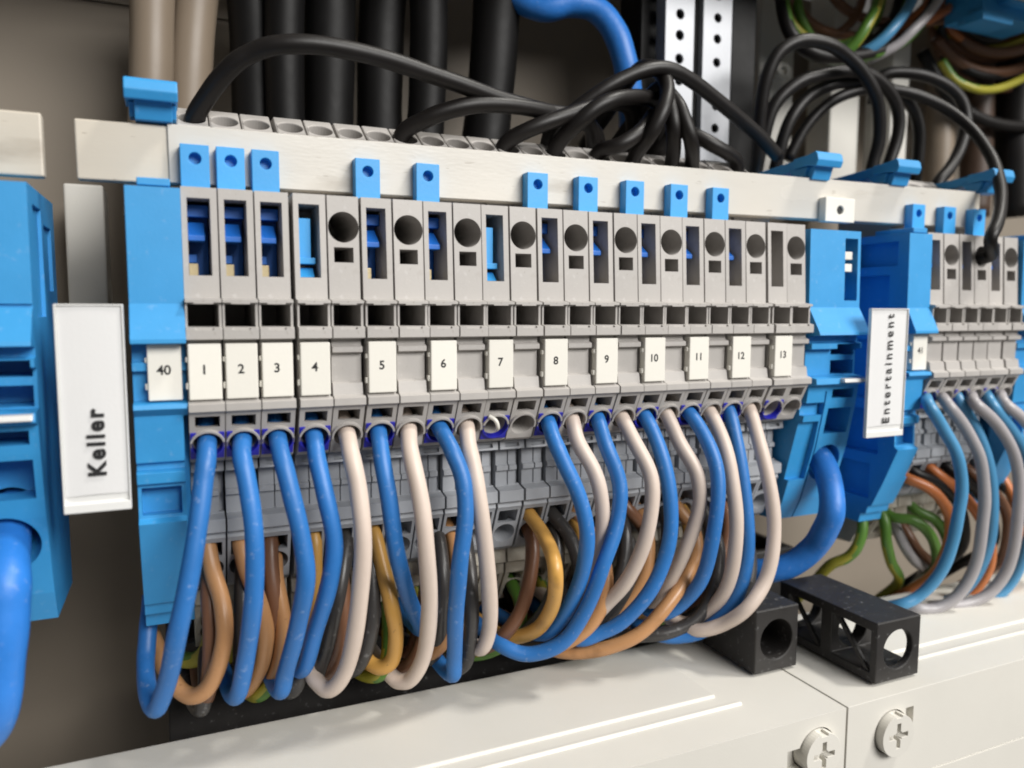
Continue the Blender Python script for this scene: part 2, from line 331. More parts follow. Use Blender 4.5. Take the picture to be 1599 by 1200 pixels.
ME['bracket_top'] = build('top_lug', lambda bm: box(bm, 1.6, 6.0, 1.6, 12, 26.9, 28.0), (), .15)
# lever clip above the busbar
def f(bm):
    prism(bm, [(30, 41.2), (9, 42.6), (6.6, 43.1), (6.0, 42.6), (5.6, 41.2), (6.2, 39.9), (9, 40.4), (30, 39.0)], 0, BW)
ME['clip_arm'] = build('lever', f, [lambda bm: box(bm, -.5, 1.2, 13, 31, 38, 44), lambda bm: box(bm, BW-1.2, BW+.5, 13, 31, 38, 44)], .2)
def f(bm): prism(bm, [(7.6, 40.2), (8.6, 37.5), (12.0, 37.5), (15, 40.2)], 1.3, BW-.8); prism(bm, [(9.2, 40.2), (10.2, 38.2), (13, 38.2), (15, 40.2)], .5, BW-.2)
ME['clip_stem'] = build('stem', f, (), .15)
for k in ('bracket', 'bracket_top', 'clip_arm', 'clip_stem'): ME[k].materials.append(M['blue'])
def bracket(x, label, num=None):
    t = thing('end_bracket', (x, 0, 0), label, 'end bracket', 'blue end brackets of the terminal rows')
    link('body', ME['bracket'], None, t); link('top_lug', ME['bracket_top'], None, t)
    if num: marker(t, num, 1.9, 0, 1.2)
def clip(x, label, z=0):
    t = thing('busbar_clip', (x, 0, 37.5+z), label, 'clip', 'blue lever clips on the busbar')
    link('lever', ME['clip_arm'], None, t, (0, 0, -37.5)); link('stem', ME['clip_stem'], None, t, (0, 0, -37.5))
bracket(.65, 'blue end bracket carrying the white tag forty', '40'); bracket(157.9, 'blue end bracket carrying the white tag forty-one', '41'); bracket(197.4, 'blue end bracket cut by the right edge of the picture')
clip(.9, 'blue lever clip on the left end of the white busbar'); clip(P(1276, 245, 6).x, 'blue lever clip over the feed terminal right of marker thirteen', .5)
clip(P(1402, 262, 6).x, 'blue lever clip above the tag forty-one', .9); clip(P(1552, 285, 6).x, 'blue lever clip at the right picture edge', 1.2)

FW_ = 14.4
FEED = [(28, 26.6), (2.0, 26.4), (1.6, 10), (-1.6, 4.8), (-1.8, 4.2), (1.8, 3.9), (1.8, 2.6), (.4, 2.3), (.4, 1.2), (2.2, .9), (2.2, -4.6), (-1.2, -5.0), (-1.4, -6.2), (.8, -6.8), (1.4, -11), (3.4, -20.5), (7.2, -33), (9.6, -37.8), (28, -38.4)]
mouth = Vector((9.2, 4.4, -24.6)); md_ = Vector((0, -.86, -.5)).normalized()
fcuts = [lambda bm: box(bm, 7.2, 13.9, -3, 9, -.2, 2.2), lambda bm: box(bm, 7.2, 13.9, -3, 9, -4.4, -1.4),
     lambda bm: box(bm, 7.0, 13.2, -3, 8, -9.6, -7.6), lambda bm: box(bm, 6.6, 13.4, -3, 9, -17.6, -11.8), lambda bm: cyl(bm, mouth+md_*9, mouth-md_*12, 4.3, 40),
     lambda bm: box(bm, -.5, 5.0, -3, 3.2, -13.2, -10.4), lambda bm: prism(bm, [(-3, -14.6), (3.3, -14.6), (4.8, -20), (7, -28), (-3, -28)], -.5, 4.6), lambda bm: box(bm, 5.0, 5.4, -3, 14, -39, -8)]
ME['feed'] = build('body', lambda bm: prism(bm, FEED, 0, FW_), [lambda bm: box(bm, 9.9, 13.6, -3, 12, 11.5, 24.8)] + fcuts, .2)
ME['feed_plain'] = build('body', lambda bm: prism(bm, FEED, 0, FW_), [lambda bm: box(bm, 9, 15, 1.2, 2.0, 9.2, 9.9), lambda bm: box(bm, FW_-.5, FW_+1, 6, 14, 8, 24), lambda bm: box(bm, FW_-.5, FW_+1, 16, 24, 12, 22)] + fcuts, .2)
ME['feed'].materials.append(M['blue']); ME['feed_plain'].materials.append(M['blue'])
ME['feed_lip'] = build('lip', lambda bm: prism(bm, [(-2.4, -5.1), (-2.6, -5.9), (0, -6.0), (0, -4.9)], 6.8, FW_-.2), (), .15); ME['feed_lip'].materials.append(M['clear'])
ME['feed_contact'] = build('contact', lambda bm: box(bm, 9.95, 12.5, 2.3, 8, 20.3, 22.0), (), .15); ME['feed_contact'].materials.append(M['white'])
def feed(x, label, plain=False):
    t = thing('feed_terminal', (x, 0, 0), label, 'feed terminal', 'blue feed terminals with thick blue cables')
    link('body', ME['feed_plain' if plain else 'feed'], None, t); link('lip', ME['feed_lip'], None, t)
    if not plain: link('contact', ME['feed_contact'], None, t); link('contact', ME['feed_contact'], None, t, (0, 0, -2.6))
    return t
feed(129.5, 'blue feed terminal between marker thirteen and the Entertainment sign')
fl = feed(-25.7, 'blue feed terminal at the left picture edge beside the Keller sign', True)
# recessed spacer behind the sign Entertainment, shade painted into its blue
def f(bm): prism(bm, [(32, 27), (17, 27), (16.2, 22.4), (16.0, 19), (19, 18.6), (19, -38), (32, -38)], 144.1, 157.8)
tag(link('spacer_block', build('spacer_block', f, (), .3), 'shade_blue'), 'recessed spacer painted in shaded blue behind the Entertainment sign', 'spacer')

# ------------------------------------------------------------------ busbars
TILT = -.0076
xl = P(118, 230, 9.7).x; xf = P(263, 230, 9.2).x
def f(bm): box(bm, 0, 192.5-xl, 0, 2.5, 0, 8.75)
t = thing('neutral_busbar', (xl, 9.7, 28.35), 'long white busbar running above the grey terminal row', 'busbar'); t.rotation_euler.y = TILT
link('bar', build('bar', f, (), .25), 'bar', t)
def f(bm): box(bm, xf-xl, 190-xl, -.5, -.03, .15, 8.95)
link('cover_strip', build('cover_strip', f, (), .12), 'film', t)
xe = P(66, 220, 9.7).x
tag(link('busbar_end', build('busbar_end', lambda bm: box(bm, -60, xe, 9.7, 12.2, 28.3, 37.4), (), .3), 'bar'), 'scuffed white busbar end in the upper left corner', 'busbar')
a = P(1290, 312, 7); b = P(1334, 350, 7)
o = link('busbar_holder', build('busbar_holder', lambda bm: box(bm, 0, b.x-a.x, 0, 2.15, 0, 5.3), [lambda bm: cyl(bm, ((b.x-a.x)/2, -2, 2.6), ((b.x-a.x)/2, 1.7, 2.6), .95, 24)], .2), 'white', None, (a.x, 7, 28.9))
link('hole_shade', build('hole_shade', lambda bm: cyl(bm, ((b.x-a.x)/2, .5, 2.6), ((b.x-a.x)/2, 1.9, 2.6), .93, 24), (), .1), 'black', o)  # black plug paints the shade inside the hole, no real screw
tag(o, 'square white holder with a round hole on the busbar', 'holder')

# ------------------------------------------------------------------ group signs
def sign(name, p0, p1, y, text, label, tsize, tx, tz, spacing, bold, curl):
    x0, x1, z0, z1 = p0.x, p1.x, p1.z, p0.z
    t = thing(name, ((x0+x1)/2, y, z0), label, 'sign', 'white group signs'); hw, h = (x1-x0)/2, z1-z0
    link('holder', build('holder', lambda bm: box(bm, -hw, hw, 0, .9, 0, h), [lambda bm: box(bm, -hw+.25, hw-.25, -1, .5, 1.3, h-.25)], .2, 3), 'clear', t)
    def f(bm):                      # the paper slip, a little bowed at its lower end
        n = 8
        for i in range(n):
            u0, u1 = i/n, (i+1)/n; xa, xb = -hw+.3+u0*(2*hw-.6), -hw+.3+u1*(2*hw-.6)
            ya, yb = .32-curl*.3*math.sin(u0*math.pi), .32-curl*.3*math.sin(u1*math.pi)
            za, zb = 2.3+curl*.5*math.sin(u0*2.6), 2.3+curl*.5*math.sin(u1*2.6)
            v = [bm.verts.new(q) for q in ((xa, ya, za), (xb, yb, zb), (xb, yb, h-.3), (xa, ya, h-.3), (xa, .46, za), (xb, .46, zb), (xb, .46, h-.3), (xa, .46, h-.3))]
            for q in ((0, 1, 2, 3), (7, 6, 5, 4), (0, 4, 5, 1), (3, 2, 6, 7)): bm.faces.new([v[j] for j in q])
            if i == 0: bm.faces.new([v[j] for j in (0, 3, 7, 4)])
            if i == n-1: bm.faces.new([v[j] for j in (1, 5, 6, 2)])
        bmesh.ops.remove_doubles(bm, verts=bm.verts, dist=1e-4)
    ps = link('paper_slip', build('paper_slip', f, (), 0), 'paper', t)
    me = text_mesh(text, tsize, bold, spacing); me.transform(Matrix.Rotation(-math.pi/2, 4, 'Y')); me.materials.append(M['ink'])
    link('lettering', me, None, ps, (tx, -.02, tz)); return t
sign('group_sign', P(82, 475, -2.4), P(206, 795, -2.4), -2.4, 'Keller', 'white sign reading Keller between the two left blue terminals', 3.05, .15, 9.9, 1.26, .12, .35)
sign('group_sign', P(1362, 482, -4.4), P(1410, 680, -4.4), -4.4, 'Entertainment', 'white sign reading Entertainment left of tag forty-one', 2.85, .1, 14.75, 1.42, .05, .3)

# ------------------------------------------------------------------ front wires
def ysched(t, bias, prof):
    for (a, ya), (b, yb) in zip(prof, prof[1:]):
        if t <= b: return bias + ya + (yb-ya)*(t-a)/(b-a)
    return bias + prof[-1][1]
FP = [(0, -1.5), (.2, -4.2), (.5, -5), (.75, -1.5), (1, 5)]
def front_wire(n, kind, pts, m, bias=0, tail=(-2, 14, 2), r=1.42, prof=FP, label=None, x=None, grp='wires looping into the long row'):
    x = XB[n, kind] if x is None else x
    cum = [0]
    for a, b in zip(pts, pts[1:]): cum.append(cum[-1]+math.dist(a, b))
    e = Vector((x, 0, 0)) + HC
    L = [e - sn*5, e - sn*1.0 + sd*.1] + [P(px, py, ysched(c/cum[-1], bias, prof)) for (px, py), c in zip(pts, cum)]
    if tail: L += [L[-1]+Vector(tail), L[-1]+Vector(tail)*2]
    return wire('wire', L, r, m, label, 'wire', grp)
BL = 'blue wire plugged in below marker %s'; WH = 'white wire plugged in just right of marker %s'
front_wire(1, 'N', [(322, 715), (317, 760), (303, 863), (279, 979), (260, 1070), (243, 1108), (231, 1085), (228, 1030), (231, 985), (236, 930)], 'w_blue', .5, None, prof=[(0, -1.5), (.2, -4.5), (.45, -5), (.65, 0), (.72, 4), (.8, 11), (1, 17)], label=BL % NUM[1])
front_wire(2, 'N', [(378, 715), (388, 765), (398, 850), (396, 940), (383, 1030), (368, 1092)], 'w_blue', 0, label=BL % NUM[2])
front_wire(3, 'N', [(440, 715), (453, 765), (473, 850), (478, 900), (463, 985), (445, 1055), (438, 1082)], 'w_blue', 0, label=BL % NUM[3])
front_wire(4, 'N', [(494, 710), (506, 765), (522, 845), (516, 905), (491, 990), (470, 1050)], 'w_blue', 2.2, label=BL % NUM[4])
front_wire(4, 'L', [(547, 705), (560, 765), (567, 850), (557, 970), (541, 1045), (515, 1078), (492, 1062), (483, 1035)], 'w_white', -.5, prof=[(0, -1.5), (.2, -4.5), (.5, -5), (.72, 1), (.86, 5), (1, 12)], label=WH % NUM[4])
front_wire(5, 'N', [(595, 710), (606, 770), (621, 870), (640, 940), (658, 985)], 'w_blue', 2, label=BL % NUM[5], prof=[(0, -1.5), (.3, -4), (.6, -3), (1, 5)])
front_wire(5, 'L', [(640, 705), (656, 775), (667, 870), (670, 960), (660, 1030), (641, 1062), (622, 1064), (606, 1050)], 'w_white', -1, prof=[(0, -1.5), (.2, -4.5), (.5, -5), (.72, 1.5), (.88, 6), (1, 11)], label=WH % NUM[5])
front_wire(6, 'N', [(704, 700), (722, 745), (727, 800), (718, 880), (712, 960), (709, 1030), (707, 1056)], 'w_blue', 0, label=BL % NUM[6])
front_wire(6, 'L', [(732, 700), (741, 735), (751, 800), (763, 915), (764, 985), (750, 1015)], 'w_white', .5, label=WH % NUM[6])
front_wire(8, 'N', [(866, 690), (882, 725), (908, 786), (917, 845), (905, 910), (877, 967), (850, 995)], 'w_blue', 0, (-4, 14, 0), label=BL % NUM[8])
front_wire(8, 'L', [(902, 690), (930, 740), (942, 805), (935, 869), (918, 920), (895, 965)], 'w_white', 2.5, label=WH % NUM[8])
front_wire(9, 'N', [(944, 690), (968, 756), (964, 816), (940, 887), (912, 958), (876, 1006), (825, 1022), (785, 1010)], 'w_blue', .5, label=BL % NUM[9])
front_wire(9, 'L', [(990, 690), (1017, 745), (1013, 824), (982, 903), (950, 940), (920, 965)], 'w_white', 1.0, label=WH % NUM[9])
front_wire(10, 'N', [(1026, 690), (1045, 762), (1046, 842), (1021, 914), (976, 968), (935, 990), (900, 1000)], 'w_blue', 1.2, label=BL % NUM[10])
front_wire(10, 'L', [(1060, 690), (1089, 741), (1092, 794), (1070, 857), (1046, 907), (1015, 950)], 'w_white', 2.6, label=WH % NUM[10])
front_wire(11, 'N', [(1105, 690), (1122, 749), (1114, 831), (1096, 905), (1066, 942), (1030, 960)], 'w_blue', -.3, label=BL % NUM[11])
front_wire(11, 'L', [(1130, 690), (1147, 775), (1149, 850), (1133, 922), (1104, 957), (1070, 975)], 'w_white', .3, label=WH % NUM[11])
front_wire(12, 'N', [(1150, 690), (1165, 794), (1167, 869), (1149, 936), (1102, 984), (1055, 995), (1010, 985)], 'w_blue', 1.6, label=BL % NUM[12])
front_wire(12, 'L', [(1185, 690), (1205, 775), (1208, 850), (1193, 912), (1164, 953), (1126, 976), (1080, 985)], 'w_white', 0, prof=[(0, -1.5), (.2, -4.5), (.5, -6.5), (.75, -6.2), (1, 2)], label=WH % NUM[12])

# ------------------------------------------------------------------ second-row wires (tan, brown, charcoal) and earth wires
def free_wire(pts, ys, m, label, r=1.38, two=None, grp='wires looping into the long row', cat='wire', name='wire', pre=None, post=None):
    cum = [0]
    for a, b in zip(pts, pts[1:]): cum.append(cum[-1]+math.dist(a, b))
    L = []
    for (px, py), c in zip(pts, cum):
        t = c/cum[-1]; k = t*(len(ys)-1); j = min(int(k), len(ys)-2); L.append(P(px, py, ys[j]+(ys[j+1]-ys[j])*(k-j)))
    if pre: L = [L[0]+Vector(pre)] + L
    if post: L += [L[-1]+Vector(post), L[-1]+Vector(post)*2]
    return wire(name, L, r, m, label, cat, grp, two)
IN = (0, 6, 4)
free_wire([(322, 840), (333, 894), (348, 948), (349, 1005), (327, 1072), (302, 1088), (278, 1075), (257, 1040), (236, 988)], [10, 7, 3, 3, 6, 12, 18], 'w_tan', 'tan wire looping behind the blue wire of marker one', pre=IN)
free_wire([(374, 840), (384, 885), (402, 935), (415, 980), (411, 1026), (394, 1066), (375, 1082)], [10, 7, 5, 5, 8, 14], 'w_tan', 'tan wire crossing behind the blue wire of marker two', pre=IN, post=(-3, 8, 2))
free_wire([(421, 840), (424, 900), (431, 963), (429, 1022), (419, 1060), (405, 1075)], [10, 8, 6, 7, 10, 15], 'w_brown', 'brown wire between the blue wires of markers two and three', pre=IN, post=(-3, 8, 2))
free_wire([(489, 832), (491, 885), (487, 960), (470, 1030)], [10, 8, 8, 12], 'w_ochre', 'ochre wire hidden between the blue wires of markers three and four', pre=IN, post=(-3, 8, 2))
free_wire([(540, 838), (530, 916), (515, 990), (502, 1045), (488, 1065)], [10, 6, 5, 6, 12], 'w_black', 'charcoal wire left of the white wire of marker four', pre=IN, post=(-3, 8, 2))
free_wire([(583, 829), (597, 885), (612, 948), (618, 995), (612, 1032), (596, 1043), (574, 1033), (556, 1005)], [10, 7, 4, 5, 8, 14], 'w_ochre', 'ochre wire looping between the white wires of markers four and five', pre=IN, post=(-3, 8, 4))
free_wire([(684, 838), (692, 900), (690, 960), (684, 1010), (668, 1030)], [10, 6, 5, 7, 12], 'w_black', 'charcoal wire right of the white wire of marker five', pre=IN, post=(-3, 8, 2))
free_wire([(676, 835), (668, 900), (655, 980), (640, 1020)], [12, 12, 13, 16], 'w_brown', 'brown wire behind the white wire of marker five', pre=IN, post=(-3, 8, 2))
free_wire([(726, 838), (732, 880), (736, 940), (734, 1000), (726, 1036), (712, 1045)], [10, 5, 2, 3, 6, 10], 'w_black', 'charcoal wire between the blue and white wires of marker six', pre=IN, post=(-3, 8, 2))
free_wire([(824, 800), (851, 839), (867, 887), (864, 944), (841, 981), (811, 994), (780, 992), (755, 975)], [10, 4, -4, -4, 0, 4, 9, 14], 'w_ochre', 'ochre wire looping clear left of the blue wire of marker eight', pre=IN, post=(-3, 8, 2))
free_wire([(862, 803), (888, 835), (906, 890), (907, 935), (887, 980), (852, 1006), (815, 1010), (780, 1000)], [10, 6, 3, 2, 1, 3, 8, 14], 'w_black', 'charcoal wire bundled behind the blue wire of marker eight', pre=IN, post=(-3, 8, 2))
free_wire([(905, 812), (935, 850), (948, 910), (935, 958), (909, 988), (870, 1008)], [10, 7, 4, 3, 4, 8], 'w_tan', 'tan wire bundled beside the blue wire of marker nine', pre=IN, post=(-5, 8, 2))
free_wire([(945, 800), (985, 850), (985, 900), (960, 950), (920, 990), (880, 1015)], [10, 9, 7, 6, 7, 11], 'w_black', 'charcoal wire behind the white wire of marker nine', pre=IN, post=(-5, 8, 2))
free_wire([(975, 790), (1008, 830), (1015, 880), (990, 940), (945, 985)], [10, 10, 8, 8, 12], 'w_brown', 'brown wire behind the blue wire of marker ten', pre=IN, post=(-5, 8, 2))
free_wire([(1055, 790), (1082, 825), (1088, 860), (1073, 899), (1040, 948), (999, 990), (950, 1012), (905, 1019), (868, 1016)], [10, 7, 4, 1, .5, 1, 3, 6, 10], 'w_tan', 'long tan wire sweeping under the blue wire of marker ten', pre=IN, post=(-6, 8, 2))
free_wire([(1095, 800), (1122, 850), (1115, 915), (1092, 962), (1055, 985), (1006, 993), (960, 990)], [10, 5, 3, 2, 3, 5, 11], 'w_black', 'charcoal wire left of the white wire of marker eleven', pre=IN, post=(-6, 8, 2))
free_wire([(1150, 810), (1168, 850), (1172, 900), (1150, 950), (1110, 985), (1060, 990)], [12, 9, 7, 7, 9, 13], 'w_black', 'charcoal wire behind the blue wire of marker twelve', pre=IN, post=(-6, 8, 2))
free_wire([(1110, 795), (1128, 845), (1120, 905), (1085, 955), (1040, 975)], [12, 11, 10, 10, 14], 'w_brown', 'brown wire behind the blue wire of marker eleven', pre=IN, post=(-6, 8, 2))
GY = 'w_green'
free_wire([(320, 940), (328, 965), (328, 1000), (316, 1024), (292, 1032), (268, 1020)], [18, 16, 15, 16, 19, 24], GY, 'green and yellow wire looping low behind the tan wire of marker one', two='w_yellow', pre=(0, 4, 6))
free_wire([(372, 930), (374, 960), (368, 1000), (352, 1030)], [18, 17, 17, 20], GY, 'green and yellow wire behind the blue wire of marker two', two='w_yellow', pre=(0, 4, 6))
free_wire([(562, 920), (569, 945), (566, 985), (550, 1015)], [19, 18, 18, 22], 'w_yellow', 'yellow wire right of the white wire of marker four', pre=(0, 4, 6))
free_wire([(640, 900), (652, 935), (646, 985), (630, 1010)], [19, 18, 18, 22], GY, 'green and yellow wire behind the white wire of marker five', two='w_yellow', pre=(0, 4, 6))
free_wire([(830, 885), (852, 930), (840, 975), (800, 1000)], [20, 20, 20, 24], GY, 'green and yellow wire deep behind the ochre loop', two='w_yellow', pre=(0, 4, 6))
free_wire([(905, 880), (930, 930), (920, 980), (890, 1000)], [16, 14, 13, 16], 'w_yellow', 'yellow wire deep behind the blue wire of marker nine', pre=(0, 4, 6))
free_wire([(780, 900), (800, 940), (790, 985), (765, 1000)], [20, 21, 22, 26], 'w_dark', 'black wire in the gap under marker seven', pre=(0, 4, 6))

# tightly packed wires leaving the lower tier behind the front loops
for n, kd, m, cn, dx in [(1, 'N', 'w_brown', 'brown', 2), (2, 'N', 'w_black', 'charcoal', 2), (3, 'N', 'w_tan', 'tan', 2), (4, 'L', 'w_brown', 'brown', 4), (5, 'N', 'w_black', 'charcoal', 5), (6, 'L', 'w_tan', 'tan', 7),
                         (8, 'N', 'w_brown', 'brown', 14), (8, 'L', 'w_black', 'charcoal', 14), (9, 'N', 'w_ochre', 'ochre', 15), (9, 'L', 'w_black', 'charcoal', 16), (10, 'N', 'w_black', 'charcoal', 18), (10, 'L', 'w_tan', 'tan', 18),
                         (11, 'N', 'w_black', 'charcoal', 20), (11, 'L', 'w_ochre', 'ochre', 20), (12, 'N', 'w_black', 'charcoal', 20), (12, 'L', 'w_brown', 'brown', 22), (13, 'N', 'w_black', 'charcoal', 22)]:
    e = Vector((XB[n, kd], 0, 0)) + lh; j = random.uniform(-.8, .8)
    wire('wire', [e-lsn*5, e, e+lsn*2.5+Vector((-.3, 0, -1)), e+Vector((-dx*.1+j, -4.5, -9)), e+Vector((-dx*.3+j, -4+j, -16)), e+Vector((-dx*.65, 0+j, -22)), e+Vector((-dx, 8, -24)), e+Vector((-dx*1.2, 16, -22))], 1.36, m,
         f'{cn} wire leaving the lower tier {"under" if kd == "N" else "just right of"} marker {NUM[n]}, tucked farthest back', 'wire', 'wires looping into the long row')
for n, kd, m, two, cn, dx in [(1, 'N', 'w_black', None, 'charcoal', 3), (3, 'N', 'w_green', 'w_yellow', 'green and yellow', 4), (4, 'N', 'w_black', None, 'charcoal', 5), (5, 'L', 'w_green', 'w_yellow', 'green and yellow', 6), (6, 'N', 'w_brown', None, 'brown', 7), (8, 'N', 'w_green', 'w_yellow', 'green and yellow', 12),
                              (9, 'N', 'w_black', None, 'charcoal', 13), (9, 'L', 'w_brown', None, 'brown', 13), (10, 'N', 'w_green', 'w_yellow', 'green and yellow', 14), (10, 'L', 'w_black', None, 'charcoal', 15), (11, 'N', 'w_brown', None, 'brown', 15), (11, 'L', 'w_blue', None, 'blue', 16), (12, 'N', 'w_green', 'w_yellow', 'green and yellow', 16), (12, 'L', 'w_black', None, 'charcoal', 17), (13, 'L', 'w_black', None, 'charcoal', 18)]:
    e = Vector((XB[n, kd]+W/2, 18.5, -47.2)); j = random.uniform(-.8, .8)
    wire('wire', [e+Vector((0, 5, 2)), e, e+Vector((-.5+j, -5, -2.5)), e+Vector((-dx*.25+j, -8.5, -6)), e+Vector((-dx*.6, -8+j, -9.5)), e+Vector((-dx, -3, -11.5)), e+Vector((-dx*1.4, 6, -11)), e+Vector((-dx*1.7, 13, -9))], 1.3, m,
         f'{cn} wire leaving the pale foot {"under" if kd == "N" else "just right of"} marker {NUM[n]}', 'wire', 'wires looping into the long row', two)
e = Vector((XB[7, 'N'], 0, 0)) + HC
wire('wire_stub', [e+Vector((-1.6, -1.2, 1.6)), e+Vector((-.7, -2.0, .9)), e+Vector((-.1, -1.6, -.4)), e+Vector((.1, -.6, -.9))], .38, 'white', 'tiny white scrap caught in the empty opening under marker seven', 'scrap')
# black box added for the shade in the gap behind the loops
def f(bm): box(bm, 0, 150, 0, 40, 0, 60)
tag(link('gap_shade_box', build('gap_shade_box', f, [lambda bm: box(bm, 2, 148, 2, 38, 2, 62)], .4), 'black', None, (3, 27, -112)), 'added black box standing in for the shade behind the looped wires', 'shade box')

# right-hand group
RG = 'wires looping into the row right of tag forty-one'
RP = [(0, -1.5), (.25, -4.5), (.5, -5), (.75, -3), (1, 2)]
for k, (m, pts, b, lb) in enumerate([
    ('w_steel', [(1450, 632), (1472, 668), (1495, 712), (1502, 761), (1495, 812), (1482, 866), (1461, 905), (1431, 934), (1405, 945)], 0, 'steel blue wire right under the tag forty-one'),
    ('w_grey', [(1478, 630), (1505, 665), (1529, 710), (1537, 767), (1534, 823), (1521, 890), (1490, 935), (1457, 952), (1430, 950)], 0, 'grey wire next to the steel blue wire under the tag forty-one'),
    ('w_steel', [(1500, 630), (1518, 658), (1540, 710), (1550, 780), (1545, 850), (1520, 905), (1480, 940)], 3.4, 'steel blue wire passing between the two complete grey loops'),
    ('w_grey', [(1522, 630), (1553, 658), (1580, 700), (1591, 745), (1590, 800), (1574, 888), (1541, 930), (1506, 944), (1475, 945)], 0, 'grey wire forming the right complete grey loop'),
    ('w_steel', [(1547, 630), (1575, 665), (1600, 705), (1612, 770), (1605, 850), (1575, 915), (1530, 945)], 1.5, 'steel blue wire at the right picture edge'),
    ('w_grey', [(1568, 630), (1598, 655), (1630, 700), (1645, 770), (1630, 860)], 0, 'grey wire leaving by the right picture edge')]):
    front_wire(0, '', pts, m, b, (-1.5, 11, -5), r=1.36, prof=RP, label=lb, x=XR[k], grp=RG)
RI = (0, 6, 4)
for m, pts, ys, lb in [
    ('w_orange', [(1412, 745), (1447, 760), (1474, 786), (1484, 815), (1478, 860), (1455, 900)], [9, 5, 3, 3, 8], 'orange brown wire crossing left of the steel blue wire under tag forty-one'),
    ('w_orange', [(1455, 734), (1490, 760), (1520, 792), (1543, 837), (1546, 880), (1524, 920), (1500, 936)], [9, 6, 3, 2, 3, 7], 'orange brown wire between the two complete grey loops'),
    ('w_brown', [(1513, 735), (1547, 763), (1570, 795), (1574, 830), (1560, 880)], [9, 6, 4, 4, 8], 'brown wire inside the right complete grey loop'),
    ('w_orange', [(1560, 740), (1585, 790), (1590, 850), (1580, 898), (1556, 930), (1525, 945)], [9, 6, 3, 3, 5, 9], 'orange brown wire low inside the right complete grey loop'),
    ('w_dark', [(1428, 738), (1462, 753), (1490, 777), (1505, 810), (1500, 860)], [9, 8, 7, 7, 10], 'black wire just below the orange brown wire under tag forty-one'),
    ('w_dark', [(1480, 732), (1518, 758), (1545, 800), (1550, 850)], [9, 8, 7, 9], 'black wire inside the left complete grey loop'),
    ('w_dark', [(1552, 748), (1580, 772), (1600, 800), (1610, 850)], [9, 7, 6, 8], 'black wire at the right edge behind the grey loop')]:
    free_wire(pts, ys, m, lb, 1.34, grp=RG, pre=RI, post=(-2, 7, -7))
for m, two, pts, ys, lb in [
    (GY, 'w_yellow', [(1345, 805), (1346, 830), (1338, 855), (1322, 872), (1300, 880)], [14, 13, 13, 15, 18], 'green and yellow wire curving beside the thick blue cable'),
    (GY, 'w_yellow', [(1380, 810), (1384, 846), (1392, 880), (1404, 908)], [14, 13, 13, 16], 'green and yellow wire hanging straight below the Entertainment sign'),
    ('w_green', None, [(1388, 806), (1425, 812), (1450, 832), (1462, 860), (1460, 890)], [15, 11, 9, 9, 12], 'bright green wire in the lower arch under tag forty-one'),
    ('w_green', None, [(1428, 796), (1460, 812), (1477, 837), (1480, 870)], [15, 12, 11, 13], 'bright green wire in the upper arch under tag forty-one'),
    ('w_grey', None, [(1397, 818), (1408, 845), (1424, 872), (1445, 895)], [16, 14, 14, 17], 'grey wire between the green wires under tag forty-one'),
    ('w_brown', None, [(1415, 830), (1435, 862), (1462, 890)], [17, 15, 16], 'brown wire low behind the green arches')]:
    free_wire(pts, ys, m, lb, 1.34, two, RG, pre=(0, 5, 5), post=(0, 6, -7))

# thick blue cables into the feed terminals
def thick(x, pts, ys, r, label):
    c = Vector((x, 0, 0)) + mouth
    L = [c - md_*9, c - md_*1] + [P(px, py, y) for (px, py), y in zip(pts, ys)]
    return wire('cable', L, r, 'w_cable', label, 'cable', 'thick blue cables')
thick(129.5, [(1300, 790), (1290, 825), (1268, 858), (1235, 882), (1200, 892), (1160, 890)], [-1, 0, 3, 6, 9, 14], 2.75, 'thick blue cable bending left from the feed terminal beside Entertainment')
thick(-25.7, [(9, 900), (8, 960), (0, 1050), (-10, 1115), (-34, 1155), (-80, 1170)], [-3, -4, -4, -3, 1, 8], 2.95, 'thick blue cable hanging at the left picture edge')

# ------------------------------------------------------------------ black boxes on the cover
def black_box(c0, wx, d, h, r, label, windows):
    t = thing('black_adapter', (c0.x, c0.y, ZC+.5), label, 'adapter', 'black square adapters on the device covers')
    cuts = [lambda bm: cyl(bm, (wx/2, -3, h*.5), (wx/2, d+3, h*.5), r, 40)]
    for (ya, yb) in windows: cuts.append(lambda bm, ya=ya, yb=yb: box(bm, -2, wx+2, ya, yb, h*.16, h*.84))
    link('body', build('body', lambda bm: box(bm, 0, wx, 0, d, 0, h), cuts, .25, 2), 'black', t)
    def f(bm):
        for ya, yb in windows: prism(bm, [(ya-.2, h*.12), (ya+1.1, h*.12), (yb+.2, h*.88), (yb-1.1, h*.88)], .3, 1.1)
    if windows: link('brace', build('brace', f, (), .1), 'black', t)
b1 = PZ(1178, 1055, ZC+.5); black_box(b1, 10.9, 16.5, 13.0, 4.1, 'black square adapter with a dark bore beside the looped wires', [])
b2 = PZ(1366, 1070, ZC+.5); black_box(b2, 11.9, 26, 12.2, 3.95, 'black framed adapter showing the pale cover through its round bore', [(1.5, 11), (14, 23.4)])

